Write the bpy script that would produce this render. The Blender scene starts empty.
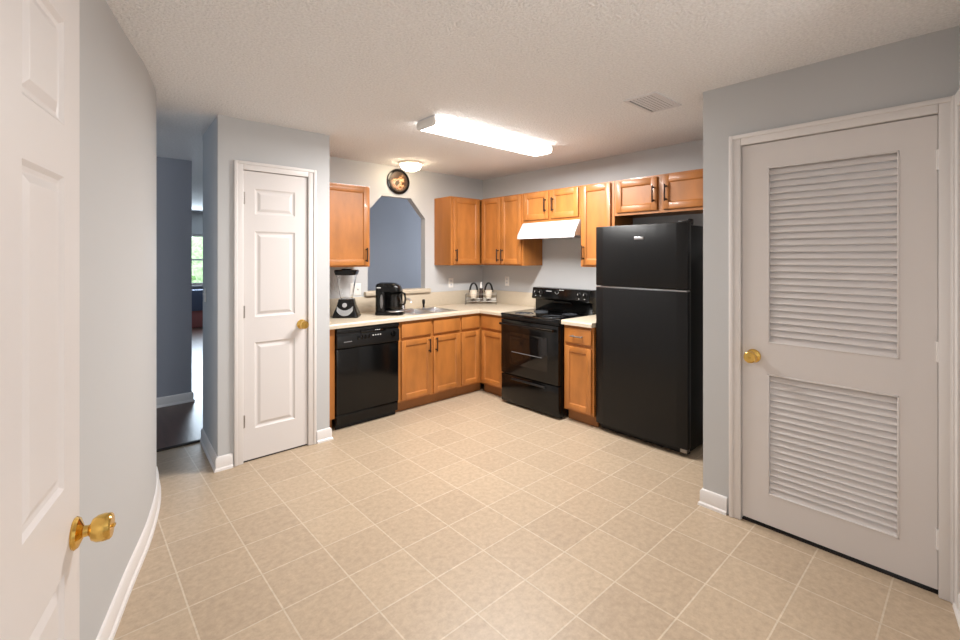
import bpy, bmesh, math, random
from mathutils import Vector, Matrix
random.seed(4)
SC = bpy.context.scene
COL = SC.collection
PI = math.pi

# ------------------------------------------------------------------ camera
YAW = 0.815
cam_d = bpy.data.cameras.new('camera')
cam_d.sensor_width = 36.0
cam_d.lens = 455.0 / 960.0 * 36.0
cam_d.shift_x = (480 - 497) / 960.0
cam_d.shift_y = -(320 - 257) / 960.0
cam_d.clip_start = 0.02
cam = bpy.data.objects.new('camera', cam_d)
COL.objects.link(cam)
cam.location = (0, 0, 1.5)
cam.rotation_euler = (PI / 2, 0, YAW - PI / 2)
SC.camera = cam

# ------------------------------------------------------------------ world, lights, exposure
w = bpy.data.worlds.new('sky')
SC.world = w
w.use_nodes = True
bg = w.node_tree.nodes['Background']
bg.inputs['Color'].default_value = (0.80, 0.90, 1.0, 1)
bg.inputs['Strength'].default_value = 2.0

def area(name, loc, rot, sx, sy, power, color):
    d = bpy.data.lights.new(name, 'AREA')
    d.shape = 'RECTANGLE'; d.size = sx; d.size_y = sy
    d.energy = power; d.color = color
    o = bpy.data.objects.new(name, d)
    COL.objects.link(o)
    o.location = loc; o.rotation_euler = rot
    return o

P_TUBE = 4.5      # emission strength of the long kitchen light
P_DOME = 13.0
pl = bpy.data.lights.new('rear_fill_point', 'POINT')  # added fill light behind the camera, no fixture modelled
pl.energy = 34; pl.color = (1.0, 0.975, 0.955); pl.shadow_soft_size = 0.30
po = bpy.data.objects.new('rear_fill_point', pl); COL.objects.link(po); po.location = (0.9, -1.3, 1.75)
area('passthrough_fill', (5.40, 5.25, 1.5), (0, PI / 2, 0), 0.9, 0.6, 14, (0.86, 0.92, 1.0))  # unseen light added to brighten the hall behind the pass-through
area('hall_fill', (-2.38, 4.75, 1.5), (0, -PI / 2, 0), 1.2, 0.8, 7, (0.62, 0.80, 1.0))  # added cool fill for the hall, standing before a solid wall
area('fluorescent_tubes', (2.515, 2.735, 2.42), (0, 0, 0), 1.20, 0.16, 42, (1.0, 0.985, 0.965))
area('rear_fill_area', (1.4, -2.42, 1.35), (PI / 2, 0, 0), 2.4, 1.9, 14, (1.0, 0.98, 0.96))  # added soft fill before the solid rear wall, no window there
area('far_window_daylight', (2.1, 11.6, 1.45), (PI / 2, 0, PI), 1.6, 1.1, 40, (0.72, 0.86, 1.0))
SC.view_settings.view_transform = 'Standard'
SC.view_settings.look = 'None'
SC.view_settings.gamma = 1.0
SC.view_settings.use_curve_mapping = False
SC.view_settings.exposure = 1.0

# ------------------------------------------------------------------ materials
def s2l(c):
    return tuple(((v / 255) / 12.92 if v / 255 <= 0.04045 else ((v / 255 + 0.055) / 1.055) ** 2.4) for v in c) + (1.0,)

def mat(name, rgb, rough=0.5, metal=0.0, spec=0.5, noise=None, bump=None, coat=0.0, coord='Object'):
    """noise = (scale, amount, detail, stretch) colour mottling; bump = (scale, strength, distance)"""
    m = bpy.data.materials.new(name)
    m.use_nodes = True
    nt = m.node_tree
    p = nt.nodes['Principled BSDF']
    c = s2l(rgb)
    p.inputs['Base Color'].default_value = c
    p.inputs['Roughness'].default_value = rough
    p.inputs['Metallic'].default_value = metal
    p.inputs['Specular IOR Level'].default_value = spec
    p.inputs['Coat Weight'].default_value = coat
    p.inputs['Coat Roughness'].default_value = 0.08
    tc = nt.nodes.new('ShaderNodeTexCoord')
    if noise:
        sc, amt, det, st = noise
        mp = nt.nodes.new('ShaderNodeMapping')
        mp.inputs['Scale'].default_value = st
        nt.links.new(tc.outputs[coord], mp.inputs['Vector'])
        n = nt.nodes.new('ShaderNodeTexNoise')
        n.inputs['Scale'].default_value = sc
        n.inputs['Detail'].default_value = det
        nt.links.new(mp.outputs[0], n.inputs['Vector'])
        r = nt.nodes.new('ShaderNodeValToRGB')
        r.color_ramp.elements[0].position = 0.3
        r.color_ramp.elements[1].position = 0.7
        r.color_ramp.elements[0].color = tuple(v * (1 - amt) for v in c[:3]) + (1,)
        r.color_ramp.elements[1].color = tuple(min(1, v * (1 + amt)) for v in c[:3]) + (1,)
        nt.links.new(n.outputs['Fac'], r.inputs['Fac'])
        nt.links.new(r.outputs['Color'], p.inputs['Base Color'])
    if bump:
        sc, stg, dist = bump
        n2 = nt.nodes.new('ShaderNodeTexNoise')
        n2.inputs['Scale'].default_value = sc
        n2.inputs['Detail'].default_value = 3
        nt.links.new(tc.outputs['Object'], n2.inputs['Vector'])
        b = nt.nodes.new('ShaderNodeBump')
        b.inputs['Strength'].default_value = stg
        b.inputs['Distance'].default_value = dist
        nt.links.new(n2.outputs['Fac'], b.inputs['Height'])
        nt.links.new(b.outputs[0], p.inputs['Normal'])
    return m

def glow(name, rgb, strength):
    m = bpy.data.materials.new(name)
    m.use_nodes = True
    p = m.node_tree.nodes['Principled BSDF']
    p.inputs['Base Color'].default_value = s2l((240, 240, 240))
    p.inputs['Emission Color'].default_value = s2l(rgb)
    p.inputs['Emission Strength'].default_value = strength
    return m

def glass_mat(name, rgb=(255, 255, 255), rough=0.02, ior=1.2):
    m = bpy.data.materials.new(name)
    m.use_nodes = True
    p = m.node_tree.nodes['Principled BSDF']
    p.inputs['Base Color'].default_value = s2l(rgb)
    p.inputs['Roughness'].default_value = rough
    p.inputs['Transmission Weight'].default_value = 1.0
    p.inputs['IOR'].default_value = ior
    return m

M = {}
M['wall'] = mat('wall_paint', (192, 193, 194), 0.6, bump=(220, 0.12, 0.002))
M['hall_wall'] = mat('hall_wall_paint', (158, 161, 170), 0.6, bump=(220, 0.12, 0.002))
M['ceiling'] = mat('popcorn_ceiling', (240, 240, 241), 0.9, noise=(80, 0.08, 3, (1, 1, 1)), bump=(80, 0.9, 0.014))
M['trim'] = mat('white_trim_paint', (226, 222, 220), 0.38)
M['door'] = mat('white_door_paint', (220, 215, 213), 0.42)
M['dark_gap'] = mat('dark_gap', (38, 30, 26), 0.8)
M['wood'] = mat('honey_maple', (170, 107, 50), 0.42, noise=(3.5, 0.22, 6, (2.2, 2.2, 0.8)), coat=0.15)
M['wood_side'] = mat('honey_maple_side', (164, 102, 44), 0.45, noise=(4, 0.10, 5, (3, 3, 0.4)))
M['toekick'] = mat('toe_kick_wood', (150, 98, 52), 0.6, noise=(4, 0.1, 4, (1, 1, 1)))
M['laminate'] = mat('beige_laminate', (196, 183, 163), 0.42, noise=(160, 0.10, 3, (1, 1, 1)))
M['black_gloss'] = mat('black_gloss_enamel', (9, 9, 9), 0.16, spec=0.35)
M['black_satin'] = mat('black_satin_plastic', (14, 14, 15), 0.4, spec=0.35)
M['black_glass'] = mat('black_glass', (7, 7, 8), 0.06)
M['oven_glass'] = mat('oven_window_glass', (16, 14, 13), 0.08)
M['fridge'] = mat('black_textured_steel', (13, 13, 14), 0.32, spec=0.3, bump=(500, 0.12, 0.001))
M['steel'] = mat('brushed_steel', (200, 200, 202), 0.28, 1.0)
M['chrome'] = mat('chrome', (225, 225, 228), 0.1, 1.0)
M['brass'] = mat('polished_brass', (230, 190, 104), 0.16, 1.0)
M['bronze'] = mat('dark_bronze', (62, 44, 36), 0.38, 0.6)
M['nickel'] = mat('satin_nickel', (150, 145, 140), 0.35, 1.0)
M['white_enamel'] = mat('white_enamel', (222, 222, 225), 0.35)
M['hood_white'] = mat('hood_white_enamel', (208, 208, 212), 0.35)
M['silver_paint'] = mat('silver_paint', (205, 206, 208), 0.3)
M['duct_grey'] = mat('duct_grey', (70, 68, 66), 0.8)
M['white_plastic'] = mat('white_plastic', (232, 230, 226), 0.4)
M['cream'] = mat('cream_ceramic', (236, 224, 206), 0.3)
M['tube_glow'] = glow('fluorescent_lens', (255, 250, 244), P_TUBE)
M['dome_glow'] = glow('dome_glass', (255, 232, 196), P_DOME)
M['glass'] = glass_mat('clear_glass')
M['grey_print'] = mat('grey_print', (120, 120, 122), 0.4)
M['white_print'] = mat('white_print', (215, 215, 215), 0.4)
M['burner'] = mat('burner_ring_grey', (92, 96, 102), 0.25)
M['hall_wood'] = mat('dark_hall_wood', (92, 70, 62), 0.32, noise=(3, 0.25, 4, (8, 0.7, 1)))
M['red'] = mat('brick_red', (158, 96, 94), 0.6)
M['bench'] = mat('slate_blue_bench', (84, 96, 122), 0.6)
M['leaf'] = mat('bush_leaves', (150, 176, 128), 0.7, noise=(9, 0.4, 4, (1, 1, 1)))
M['grass'] = mat('lawn_grass', (120, 160, 84), 0.9, noise=(12, 0.2, 4, (1, 1, 1)))
M['silver_wire'] = mat('silver_wire', (128, 124, 118), 0.35, 1.0)

def tile_material():
    m = bpy.data.materials.new('vinyl_floor_tile')
    m.use_nodes = True
    nt = m.node_tree
    p = nt.nodes['Principled BSDF']
    p.inputs['Roughness'].default_value = 0.42
    tc = nt.nodes.new('ShaderNodeTexCoord')
    mp = nt.nodes.new('ShaderNodeMapping')
    S = 0.2925
    mp.inputs['Location'].default_value = (-(1.2551 - 20 * S) + 0.003, -(1.4514 - 20 * S) + 0.003, 0)
    nt.links.new(tc.outputs['Object'], mp.inputs['Vector'])
    br = nt.nodes.new('ShaderNodeTexBrick')
    br.offset = 0.0; br.squash = 1.0
    br.inputs['Scale'].default_value = 1.0
    br.inputs['Brick Width'].default_value = S
    br.inputs['Row Height'].default_value = S
    br.inputs['Mortar Size'].default_value = 0.0040
    br.inputs['Mortar Smooth'].default_value = 0.35
    br.inputs['Color1'].default_value = s2l((179, 159, 136))
    br.inputs['Color2'].default_value = s2l((187, 167, 143))
    br.inputs['Mortar'].default_value = s2l((202, 187, 166))
    nt.links.new(mp.outputs[0], br.inputs['Vector'])
    n = nt.nodes.new('ShaderNodeTexNoise')
    n.inputs['Scale'].default_value = 32
    n.inputs['Detail'].default_value = 9
    n.inputs['Roughness'].default_value = 0.7
    nt.links.new(tc.outputs['Object'], n.inputs['Vector'])
    r = nt.nodes.new('ShaderNodeValToRGB')
    r.color_ramp.elements[0].position = 0.3; r.color_ramp.elements[0].color = (0.80, 0.79, 0.77, 1)
    r.color_ramp.elements[1].position = 0.72; r.color_ramp.elements[1].color = (1.12, 1.12, 1.12, 1)
    nt.links.new(n.outputs['Fac'], r.inputs['Fac'])
    mx = nt.nodes.new('ShaderNodeMix')
    mx.data_type = 'RGBA'; mx.blend_type = 'MULTIPLY'
    mx.inputs['Factor'].default_value = 1.0
    nt.links.new(br.outputs['Color'], mx.inputs[6])
    nt.links.new(r.outputs['Color'], mx.inputs[7])
    nt.links.new(mx.outputs[2], p.inputs['Base Color'])
    b = nt.nodes.new('ShaderNodeBump')
    b.inputs['Strength'].default_value = 0.25
    b.inputs['Distance'].default_value = 0.002
    b.invert = True
    nt.links.new(br.outputs['Fac'], b.inputs['Height'])
    nt.links.new(b.outputs[0], p.inputs['Normal'])
    return m
M['tile'] = tile_material()

def plate_material():
    """round decorative plate: dark rim, a plain generic wash of warm colours inside"""
    m = bpy.data.materials.new('painted_plate')
    m.use_nodes = True
    nt = m.node_tree
    p = nt.nodes['Principled BSDF']
    p.inputs['Roughness'].default_value = 0.35
    tc = nt.nodes.new('ShaderNodeTexCoord')
    n = nt.nodes.new('ShaderNodeTexNoise')
    n.inputs['Scale'].default_value = 11
    n.inputs['Detail'].default_value = 2
    mp = nt.nodes.new('ShaderNodeMapping')
    mp.inputs['Location'].default_value = (0.31, 0.1, 0.62)
    nt.links.new(tc.outputs['Object'], mp.inputs['Vector'])
    nt.links.new(mp.outputs[0], n.inputs['Vector'])
    r = nt.nodes.new('ShaderNodeValToRGB')
    e = r.color_ramp.elements
    e[0].position = 0.40; e[0].color = s2l((70, 48, 34))
    e[1].position = 0.66; e[1].color = s2l((90, 84, 74))
    for pos, c in ((0.46, (140, 88, 40)), (0.50, (236, 204, 160)), (0.54, (196, 76, 56)), (0.58, (230, 200, 176)), (0.62, (100, 80, 60))):
        x = r.color_ramp.elements.new(pos); x.color = s2l(c)
    nt.links.new(n.outputs['Fac'], r.inputs['Fac'])
    ln = nt.nodes.new('ShaderNodeVectorMath'); ln.operation = 'LENGTH'
    nt.links.new(tc.outputs['Object'], ln.inputs[0])
    mr = nt.nodes.new('ShaderNodeMapRange')
    mr.inputs['From Min'].default_value = 0.055; mr.inputs['From Max'].default_value = 0.105
    nt.links.new(ln.outputs['Value'], mr.inputs['Value'])
    mx = nt.nodes.new('ShaderNodeMix'); mx.data_type = 'RGBA'
    nt.links.new(mr.outputs[0], mx.inputs['Factor'])
    nt.links.new(r.outputs['Color'], mx.inputs[6])
    mx.inputs[7].default_value = s2l((66, 52, 42))
    nt.links.new(mx.outputs[2], p.inputs['Base Color'])
    return m
M['plate'] = plate_material()

# ------------------------------------------------------------------ mesh helpers
class MB:
    def __init__(self):
        self.bm = bmesh.new()
    def _merge(self, t):
        me = bpy.data.meshes.new('tmp')
        t.to_mesh(me); t.free()
        self.bm.from_mesh(me)
        bpy.data.meshes.remove(me)
    def box(self, x0, x1, y0, y1, z0, z1, b=0.0, seg=2):
        t = bmesh.new()
        bmesh.ops.create_cube(t, size=1.0)
        sx, sy, sz = abs(x1 - x0), abs(y1 - y0), abs(z1 - z0)
        for v in t.verts:
            v.co = Vector(((x0 + x1) / 2 + v.co.x * sx, (y0 + y1) / 2 + v.co.y * sy, (z0 + z1) / 2 + v.co.z * sz))
        if b > 0:
            b = min(b, 0.49 * min(sx, sy, sz))
            bmesh.ops.bevel(t, geom=list(t.edges), offset=b, segments=seg, affect='EDGES', profile=0.5)
        self._merge(t)
        return self
    def prism(self, poly, axis, a0, a1, b=0.0, seg=2):
        """poly: 2D points; axis 'x' -> (y,z), 'y' -> (x,z), 'z' -> (x,y)"""
        t = bmesh.new()
        def P(u, v, a):
            return {'x': (a, u, v), 'y': (u, a, v), 'z': (u, v, a)}[axis]
        A = [t.verts.new(P(u, v, a0)) for u, v in poly]
        B = [t.verts.new(P(u, v, a1)) for u, v in poly]
        n = len(poly)
        t.faces.new(A); t.faces.new(B[::-1])
        for i in range(n):
            t.faces.new((A[i], B[i], B[(i + 1) % n], A[(i + 1) % n]))
        bmesh.ops.recalc_face_normals(t, faces=list(t.faces))
        if b > 0:
            bmesh.ops.bevel(t, geom=list(t.edges), offset=b, segments=seg, affect='EDGES', profile=0.5)
        self._merge(t)
        return self
    def lathe(self, prof, c=(0, 0, 0), axis=(0, 0, 1), seg=32, sx=1.0, sy=1.0):
        t = bmesh.new()
        q = Vector((0, 0, 1)).rotation_difference(Vector(axis).normalized())
        rings = []
        for r, z in prof:
            if r < 1e-6:
                rings.append([t.verts.new(q @ Vector((0, 0, z)) + Vector(c))])
            else:
                rings.append([t.verts.new(q @ Vector((r * sx * math.cos(2 * PI * k / seg), r * sy * math.sin(2 * PI * k / seg), z)) + Vector(c)) for k in range(seg)])
        for a, b_ in zip(rings, rings[1:]):
            for k in range(seg):
                k2 = (k + 1) % seg
                if len(a) == 1 and len(b_) == 1:
                    continue
                if len(a) == 1:
                    t.faces.new((a[0], b_[k], b_[k2]))
                elif len(b_) == 1:
                    t.faces.new((a[k], b_[0], a[k2]))
                else:
                    t.faces.new((a[k], b_[k], b_[k2], a[k2]))
        for rg in (rings[0], rings[-1]):
            if len(rg) > 2:
                t.faces.new(rg)
        bmesh.ops.recalc_face_normals(t, faces=list(t.faces))
        self._merge(t)
        return self
    def cyl(self, p0, p1, r, seg=20, r2=None):
        p0, p1 = Vector(p0), Vector(p1)
        L = (p1 - p0).length
        return self.lathe([(r, 0), (r if r2 is None else r2, L)], p0, (p1 - p0), seg)
    def tube(self, pts, r, seg=10, closed=False):
        t = bmesh.new()
        pts = [Vector(p) for p in pts]
        n = len(pts)
        rings = []
        up = None
        for i, p in enumerate(pts):
            if closed:
                d = (pts[(i + 1) % n] - pts[i - 1]).normalized()
            else:
                d = (pts[min(i + 1, n - 1)] - pts[max(i - 1, 0)]).normalized()
            if up is None:
                up = Vector((0, 0, 1)) if abs(d.z) < 0.9 else Vector((1, 0, 0))
            a = d.cross(up).normalized(); b_ = a.cross(d).normalized(); up = b_
            rings.append([t.verts.new(p + a * r * math.cos(2 * PI * k / seg) + b_ * r * math.sin(2 * PI * k / seg)) for k in range(seg)])
        m_ = n if closed else n - 1
        for i in range(m_):
            a, b_ = rings[i], rings[(i + 1) % n]
            for k in range(seg):
                t.faces.new((a[k], b_[k], b_[(k + 1) % seg], a[(k + 1) % seg]))
        if not closed:
            t.faces.new(rings[0]); t.faces.new(rings[-1])
        bmesh.ops.recalc_face_normals(t, faces=list(t.faces))
        self._merge(t)
        return self
    def nested(self, x0, x1, z0, z1, levels):
        """nested rectangles facing -y: levels = [(inset, y), ...]; last one is capped"""
        t = bmesh.new()
        rs = []
        for ins, y in levels:
            rs.append([t.verts.new(c) for c in ((x0 + ins, y, z0 + ins), (x1 - ins, y, z0 + ins), (x1 - ins, y, z1 - ins), (x0 + ins, y, z1 - ins))])
        for a, b_ in zip(rs, rs[1:]):
            for k in range(4):
                t.faces.new((a[k], a[(k + 1) % 4], b_[(k + 1) % 4], b_[k]))
        t.faces.new(rs[-1])
        self._merge(t)
        return self
    def sweep(self, prof, pts, side=1, closed_ends=True):
        """prof (d, z) swept along a 2D polyline; d measured to the given side (left = +1)"""
        t = bmesh.new()
        pts = [Vector(p) for p in pts]
        n = len(pts)
        rings = []
        for i in range(n):
            ds = []
            if i > 0: ds.append((pts[i] - pts[i - 1]).normalized())
            if i < n - 1: ds.append((pts[i + 1] - pts[i]).normalized())
            nn = [Vector((-d.y, d.x)) * side for d in ds]
            m_ = nn[0] if len(nn) == 1 else (nn[0] + nn[1]).normalized()
            k = 1.0 if len(nn) == 1 else 1.0 / max(0.3, m_.dot(nn[0]))
            rings.append([t.verts.new((pts[i].x + m_.x * d * k, pts[i].y + m_.y * d * k, z)) for d, z in prof])
        L = len(prof)
        for a, b_ in zip(rings, rings[1:]):
            for k in range(L):
                t.faces.new((a[k], a[(k + 1) % L], b_[(k + 1) % L], b_[k]))
        t.faces.new(rings[0]); t.faces.new(rings[-1][::-1])
        bmesh.ops.recalc_face_normals(t, faces=list(t.faces))
        self._merge(t)
        return self
    def build(self, name, m, parent=None, smooth=True, label=None):
        me = bpy.data.meshes.new(name)
        self.bm.to_mesh(me); self.bm.free()
        me.materials.append(m)
        if smooth:
            for p in me.polygons: p.use_smooth = True
            me.set_sharp_from_angle(angle=math.radians(32))
        o = bpy.data.objects.new(name, me)
        COL.objects.link(o)
        if parent: o.parent = parent
        if label: o['label'] = label
        return o

def thing(name, label, cat, loc=(0, 0, 0), rotz=0.0, group=None, kind=None):
    o = bpy.data.objects.new(name, None)
    COL.objects.link(o)
    o.empty_display_size = 0.1
    o.location = loc; o.rotation_euler = (0, 0, rotz)
    if kind: o['kind'] = kind
    if label: o['label'] = label
    if cat: o['category'] = cat
    if group: o['group'] = group
    return o

def struct(o):
    o['kind'] = 'structure'
    return o

def tag(o, label, cat, group=None):
    o['label'] = label; o['category'] = cat
    if group: o['group'] = group
    return o

def shift_mesh_origin(o, loc):
    """put a single-mesh thing's origin at its own base"""
    L = Vector(loc)
    for v in o.data.vertices: v.co -= L
    o.location = L

# ------------------------------------------------------------------ structure
H = 2.50
DOOR_H = 2.135
def catmull(P, n=5):
    out = []
    P = [Vector(p) for p in P]
    Q = [2 * P[0] - P[1]] + P + [2 * P[-1] - P[-2]]
    for i in range(1, len(Q) - 2):
        a, b, c, d = Q[i - 1:i + 3]
        for k in range(n):
            t = k / n
            out.append(0.5 * ((2 * b) + (c - a) * t + (2 * a - 5 * b + 4 * c - d) * t * t + (3 * b - a - 3 * c + d) * t ** 3))
    out.append(P[-1])
    return out
LEFT = catmull([(-1.05, -2.5), (-0.62, -0.6), (-0.30, 0.8), (-0.10, 1.60), (0.104, 2.33), (0.190, 2.64), (0.295, 3.00), (0.375, 3.36), (0.412, 3.62), (0.424, 3.80)])
LEFT = [(p.x, p.y) for p in LEFT]

struct(MB().box(-2.6, 5.4, -2.6, 4.36, -0.06, 0.0).build('floor', M['tile'], smooth=False))
struct(MB().box(-2.6, 5.6, 4.36, 12.1, -0.06, -0.002).build('floor_hall', M['hall_wood'], smooth=False))
struct(MB().box(0.30, 0.806, 4.335, 4.375, -0.002, 0.010, 0.004).build('trim_1', M['dark_gap'], smooth=False))
struct(MB().box(-2.6, 5.6, -2.6, 12.1, H, H + 0.08).build('ceiling', M['ceiling'], smooth=False))

struct(MB().sweep([(0, 0), (0.12, 0), (0.12, H), (0, H)], LEFT, 1).build('wall_left', M['wall']))

# pantry box: front wall with a doorway, its left return and right return
DP0, DP1 = 0.925, 1.390      # pantry door clear opening (x)
PF = 3.67
mb = MB()
mb.box(0.875, DP0 - 0.012, PF, PF + 0.11, 0, H)
mb.box(DP1 + 0.012, 1.565, PF, PF + 0.11, 0, H)
mb.box(DP0 - 0.012, DP1 + 0.012, PF, PF + 0.11, DOOR_H + 0.012, H)
mb.prism([(0.764, PF), (0.875, PF), (0.925, 4.37), (0.803, 4.37)], 'z', 0, H)
mb.box(1.455, 1.565, PF + 0.11, 4.43, 0, H)
mb.box(0.92, 1.565, 4.37, 4.48, 0, H)
mb.box(DP0 - 0.012, DP1 + 0.012, 4.0, 4.02, 0, DOOR_H + 0.012)
struct(mb.build('wall_pantry', M['wall'], smooth=False))

# sink wall with the clipped-corner pass-through
OP = [(2.30, 1.12), (2.30, 1.985), (2.465, 2.165), (2.83, 2.165), (3.025, 1.945), (3.025, 1.12)]
Y0, Y1 = 4.43, 4.515
mb = MB()
mb.box(1.555, OP[0][0], Y0, Y1, 0, H)
mb.box(OP[5][0], 4.05, Y0, Y1, 0, H)
mb.box(OP[0][0], OP[5][0], Y0, Y1, 0, OP[0][1])
mb.prism([OP[1], OP[2], (OP[2][0], H), (OP[1][0], H)], 'y', Y0, Y1)
mb.box(OP[2][0], OP[3][0], Y0, Y1, OP[2][1], H)
mb.prism([OP[3], OP[4], (OP[4][0], H), (OP[3][0], H)], 'y', Y0, Y1)
struct(mb.build('wall_sink', M['wall'], smooth=False))
struct(MB().box(2.255, 3.075, 4.375, 4.56, 1.090, 1.135, 0.008).build('trim_passthrough', M['laminate']))

struct(MB().box(3.92, 4.04, 1.03, 4.43, 0, H).build('wall_stove', M['wall'], smooth=False))

# closet: louvered door wall plus the return beside the refrigerator
CX = 2.80
CD0, CD1 = 0.125, 0.935
mb = MB()
mb.box(CX, CX + 0.11, 1.150, CD1 + 0.012, 0, H)
mb.box(CX, CX + 0.11, CD0 - 0.012, 0.03, 0, H)
mb.box(CX, CX + 0.11, CD0 - 0.012, CD1 + 0.012, DOOR_H + 0.012, H)
mb.box(CX + 0.11, 3.92, 1.040, 1.150, 0, H)
mb.box(3.40, 3.42, 0.03, 1.04, 0, H)
struct(mb.build('wall_closet', M['wall'], smooth=False))

# wall running back toward the viewer on the right, slightly out of square
RA = (CX, 0.062); ang = math.radians(9.3)
rd = Vector((-math.cos(ang), -math.sin(ang)))
def RP(t, off=0.0):
    n = Vector((rd.y, -rd.x))  # toward the room
    n = -n if n.y < 0 else n
    return (RA[0] + rd.x * t + n.x * off, RA[1] + rd.y * t + n.y * off)
struct(MB().sweep([(0, 0), (0.12, 0), (0.12, H), (0, H)], [RP(0), RP(1.0)], 1).build('wall_right', M['wall']))
struct(MB().box(-1.2, 3.0, -2.62, -2.5, 0, H).build('wall_rear', M['wall'], smooth=False))
struct(MB().box(2.9, 3.02, -2.5, -0.1, 0, H).build('wall_dining', M['wall'], smooth=False))

# hall and living room seen past the pantry and through the pass-through
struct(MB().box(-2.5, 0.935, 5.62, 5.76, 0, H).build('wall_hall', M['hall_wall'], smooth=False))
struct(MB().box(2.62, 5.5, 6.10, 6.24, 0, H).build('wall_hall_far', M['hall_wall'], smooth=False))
struct(MB().box(-2.62, -2.5, -2.5, 12.0, 0, H).build('wall_outer_left', M['wall'], smooth=False))
mb = MB()
mb.box(5.5, 5.62, 4.55, 12.0, 0, 1.05); mb.box(5.5, 5.62, 4.55, 12.0, 1.95, H)
mb.box(5.5, 5.62, 4.55, 4.95, 1.05, 1.95); mb.box(5.5, 5.62, 5.55, 12.0, 1.05, 1.95)  # unseen opening added to let sky light into the hall
struct(mb.build('wall_outer_right', M['wall'], smooth=False))
struct(MB().box(4.04, 5.62, 4.43, 4.55, 0, H).build('wall_hall_near', M['wall'], smooth=False))
WX0, WX1, WZ0, WZ1 = 1.35, 2.95, 0.88, 2.00
mb = MB()
mb.box(-2.5, WX0, 11.85, 12.0, 0, H); mb.box(WX1, 5.62, 11.85, 12.0, 0, H)
mb.box(WX0, WX1, 11.85, 12.0, 0, WZ0); mb.box(WX0, WX1, 11.85, 12.0, WZ1, H)
struct(mb.build('wall_far', M['wall'], smooth=False))
win = thing('window_1', None, None, ((WX0 + WX1) / 2, 11.92, WZ0), kind='structure')
mb = MB(); hw = (WX1 - WX0) / 2; hh = WZ1 - WZ0
mb.box(-hw, hw, -0.03, 0.03, 0, 0.05); mb.box(-hw, hw, -0.03, 0.03, hh - 0.05, hh)
mb.box(-hw, -hw + 0.05, -0.03, 0.03, 0.05, hh - 0.05); mb.box(hw - 0.05, hw, -0.03, 0.03, 0.05, hh - 0.05)
mb.box(-hw + 0.05, hw - 0.05, -0.02, 0.02, hh / 2 - 0.02, hh / 2 + 0.02)
mb.build('window_frame', M['trim'], win, smooth=False)
MB().box(-hw - 0.05, hw + 0.05, -0.16, -0.03, -0.03, 0.0, 0.004).build('window_sill', M['trim'], win)
MB().box(-hw + 0.05, hw - 0.05, -0.004, 0.004, 0.05, hh - 0.05).build('pane', M['glass'], win, smooth=False)

# baseboards
BP = [(0, 0), (0.024, 0), (0.022, 0.014), (0.014, 0.022), (0.014, 0.082), (0.008, 0.094), (0, 0.098)]
struct(MB().sweep(BP, [p for p in LEFT if p[1] > 0.3] + [(0.421, 3.803)], -1).build('baseboard_left', M['trim']))
struct(MB().sweep(BP, [(0.803, 4.37), (0.764, PF), (DP0 - 0.068, PF)], -1).build('baseboard_pantry_left', M['trim']))
struct(MB().sweep(BP, [(DP1 + 0.068, PF), (1.565, PF), (1.565, 3.765)], -1).build('baseboard_pantry_right', M['trim']))
struct(MB().sweep(BP, [(2.86, 1.150), (CX, 1.150), (CX, CD1 + 0.075)], 1 - 2).build('baseboard_closet', M['trim']))
struct(MB().sweep(BP, [(-2.4, 5.62), (0.935, 5.62), (0.935, 5.76)], -1).build('baseboard_hall', M['trim']))

# door casings
def casing(name, x0, x1, zt, parent_loc, rot, w_=0.062, left=True, right=True):
    """in a local frame facing -y, opening x0..x1, head at zt"""
    mb = MB()
    def strip(ax0, ax1, az0, az1, inner):
        mb.box(ax0, ax1, -0.012, 0.0, az0, az1, 0.003)
    mb.box(x0 - w_, x0, -0.013, 0, 0, zt + w_, 0.004)
    mb.box(x1, x1 + w_, -0.013, 0, 0, zt + w_, 0.004)
    mb.box(x0, x1, -0.013, 0, zt, zt + w_, 0.004)
    # raised outer back band
    mb.box(x0 - w_, x0 - w_ * 0.62, -0.021, -0.011, 0, zt + w_, 0.005)
    mb.box(x1 + w_ * 0.62, x1 + w_, -0.021, -0.011, 0, zt + w_, 0.005)
    mb.box(x0 - w_ * 0.7, x1 + w_ * 0.7, -0.021, -0.011, zt + w_ * 0.62, zt + w_, 0.005)
    # jamb lining
    mb.box(x0 - 0.012, x0, 0, 0.11, 0, zt); mb.box(x1, x1 + 0.012, 0, 0.11, 0, zt)
    mb.box(x0 - 0.012, x1 + 0.012, 0, 0.11, zt, zt + 0.012)
    # stop
    mb.box(x0, x0 + 0.01, 0.045, 0.06, 0, zt); mb.box(x1 - 0.01, x1, 0.045, 0.06, 0, zt)
    mb.box(x0, x1, 0.045, 0.06, zt - 0.01, zt)
    o = mb.build(name, M['trim'])
    o.location = parent_loc; o.rotation_euler = (0, 0, rot)
    return struct(o)

def knob(parent, x, z, y=0.0, s=1.0, turn=None):
    """brass knob pointing to -y"""
    k = MB().lathe([(0, 0), (0.036, 0), (0.038, 0.004), (0.034, 0.010), (0.020, 0.016), (0.0135, 0.019), (0.0125, 0.028), (0.016, 0.031),
                    (0.025, 0.035), (0.0310, 0.045), (0.0325, 0.058), (0.0305, 0.070), (0.027, 0.0735), (0, 0.0755)], (x, y, z), (0, -1, 0), 40)
    o = k.build('door_knob', M['brass'], parent)
    MB().box(x - 0.007, x + 0.007, y - 0.080, y - 0.074, z - 0.0025, z + 0.0025, 0.001).build('thumb_turn', M['brass'], o)
    return o

def hinge(parent, x, z, m=None):
    mb = MB()
    mb.cyl((x, -0.006, z - 0.045), (x, -0.006, z + 0.045), 0.006, 12)
    mb.box(x - 0.012, x + 0.012, -0.004, 0.0, z - 0.045, z + 0.045)
    mb.build('hinge', m or M['nickel'], parent)

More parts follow.
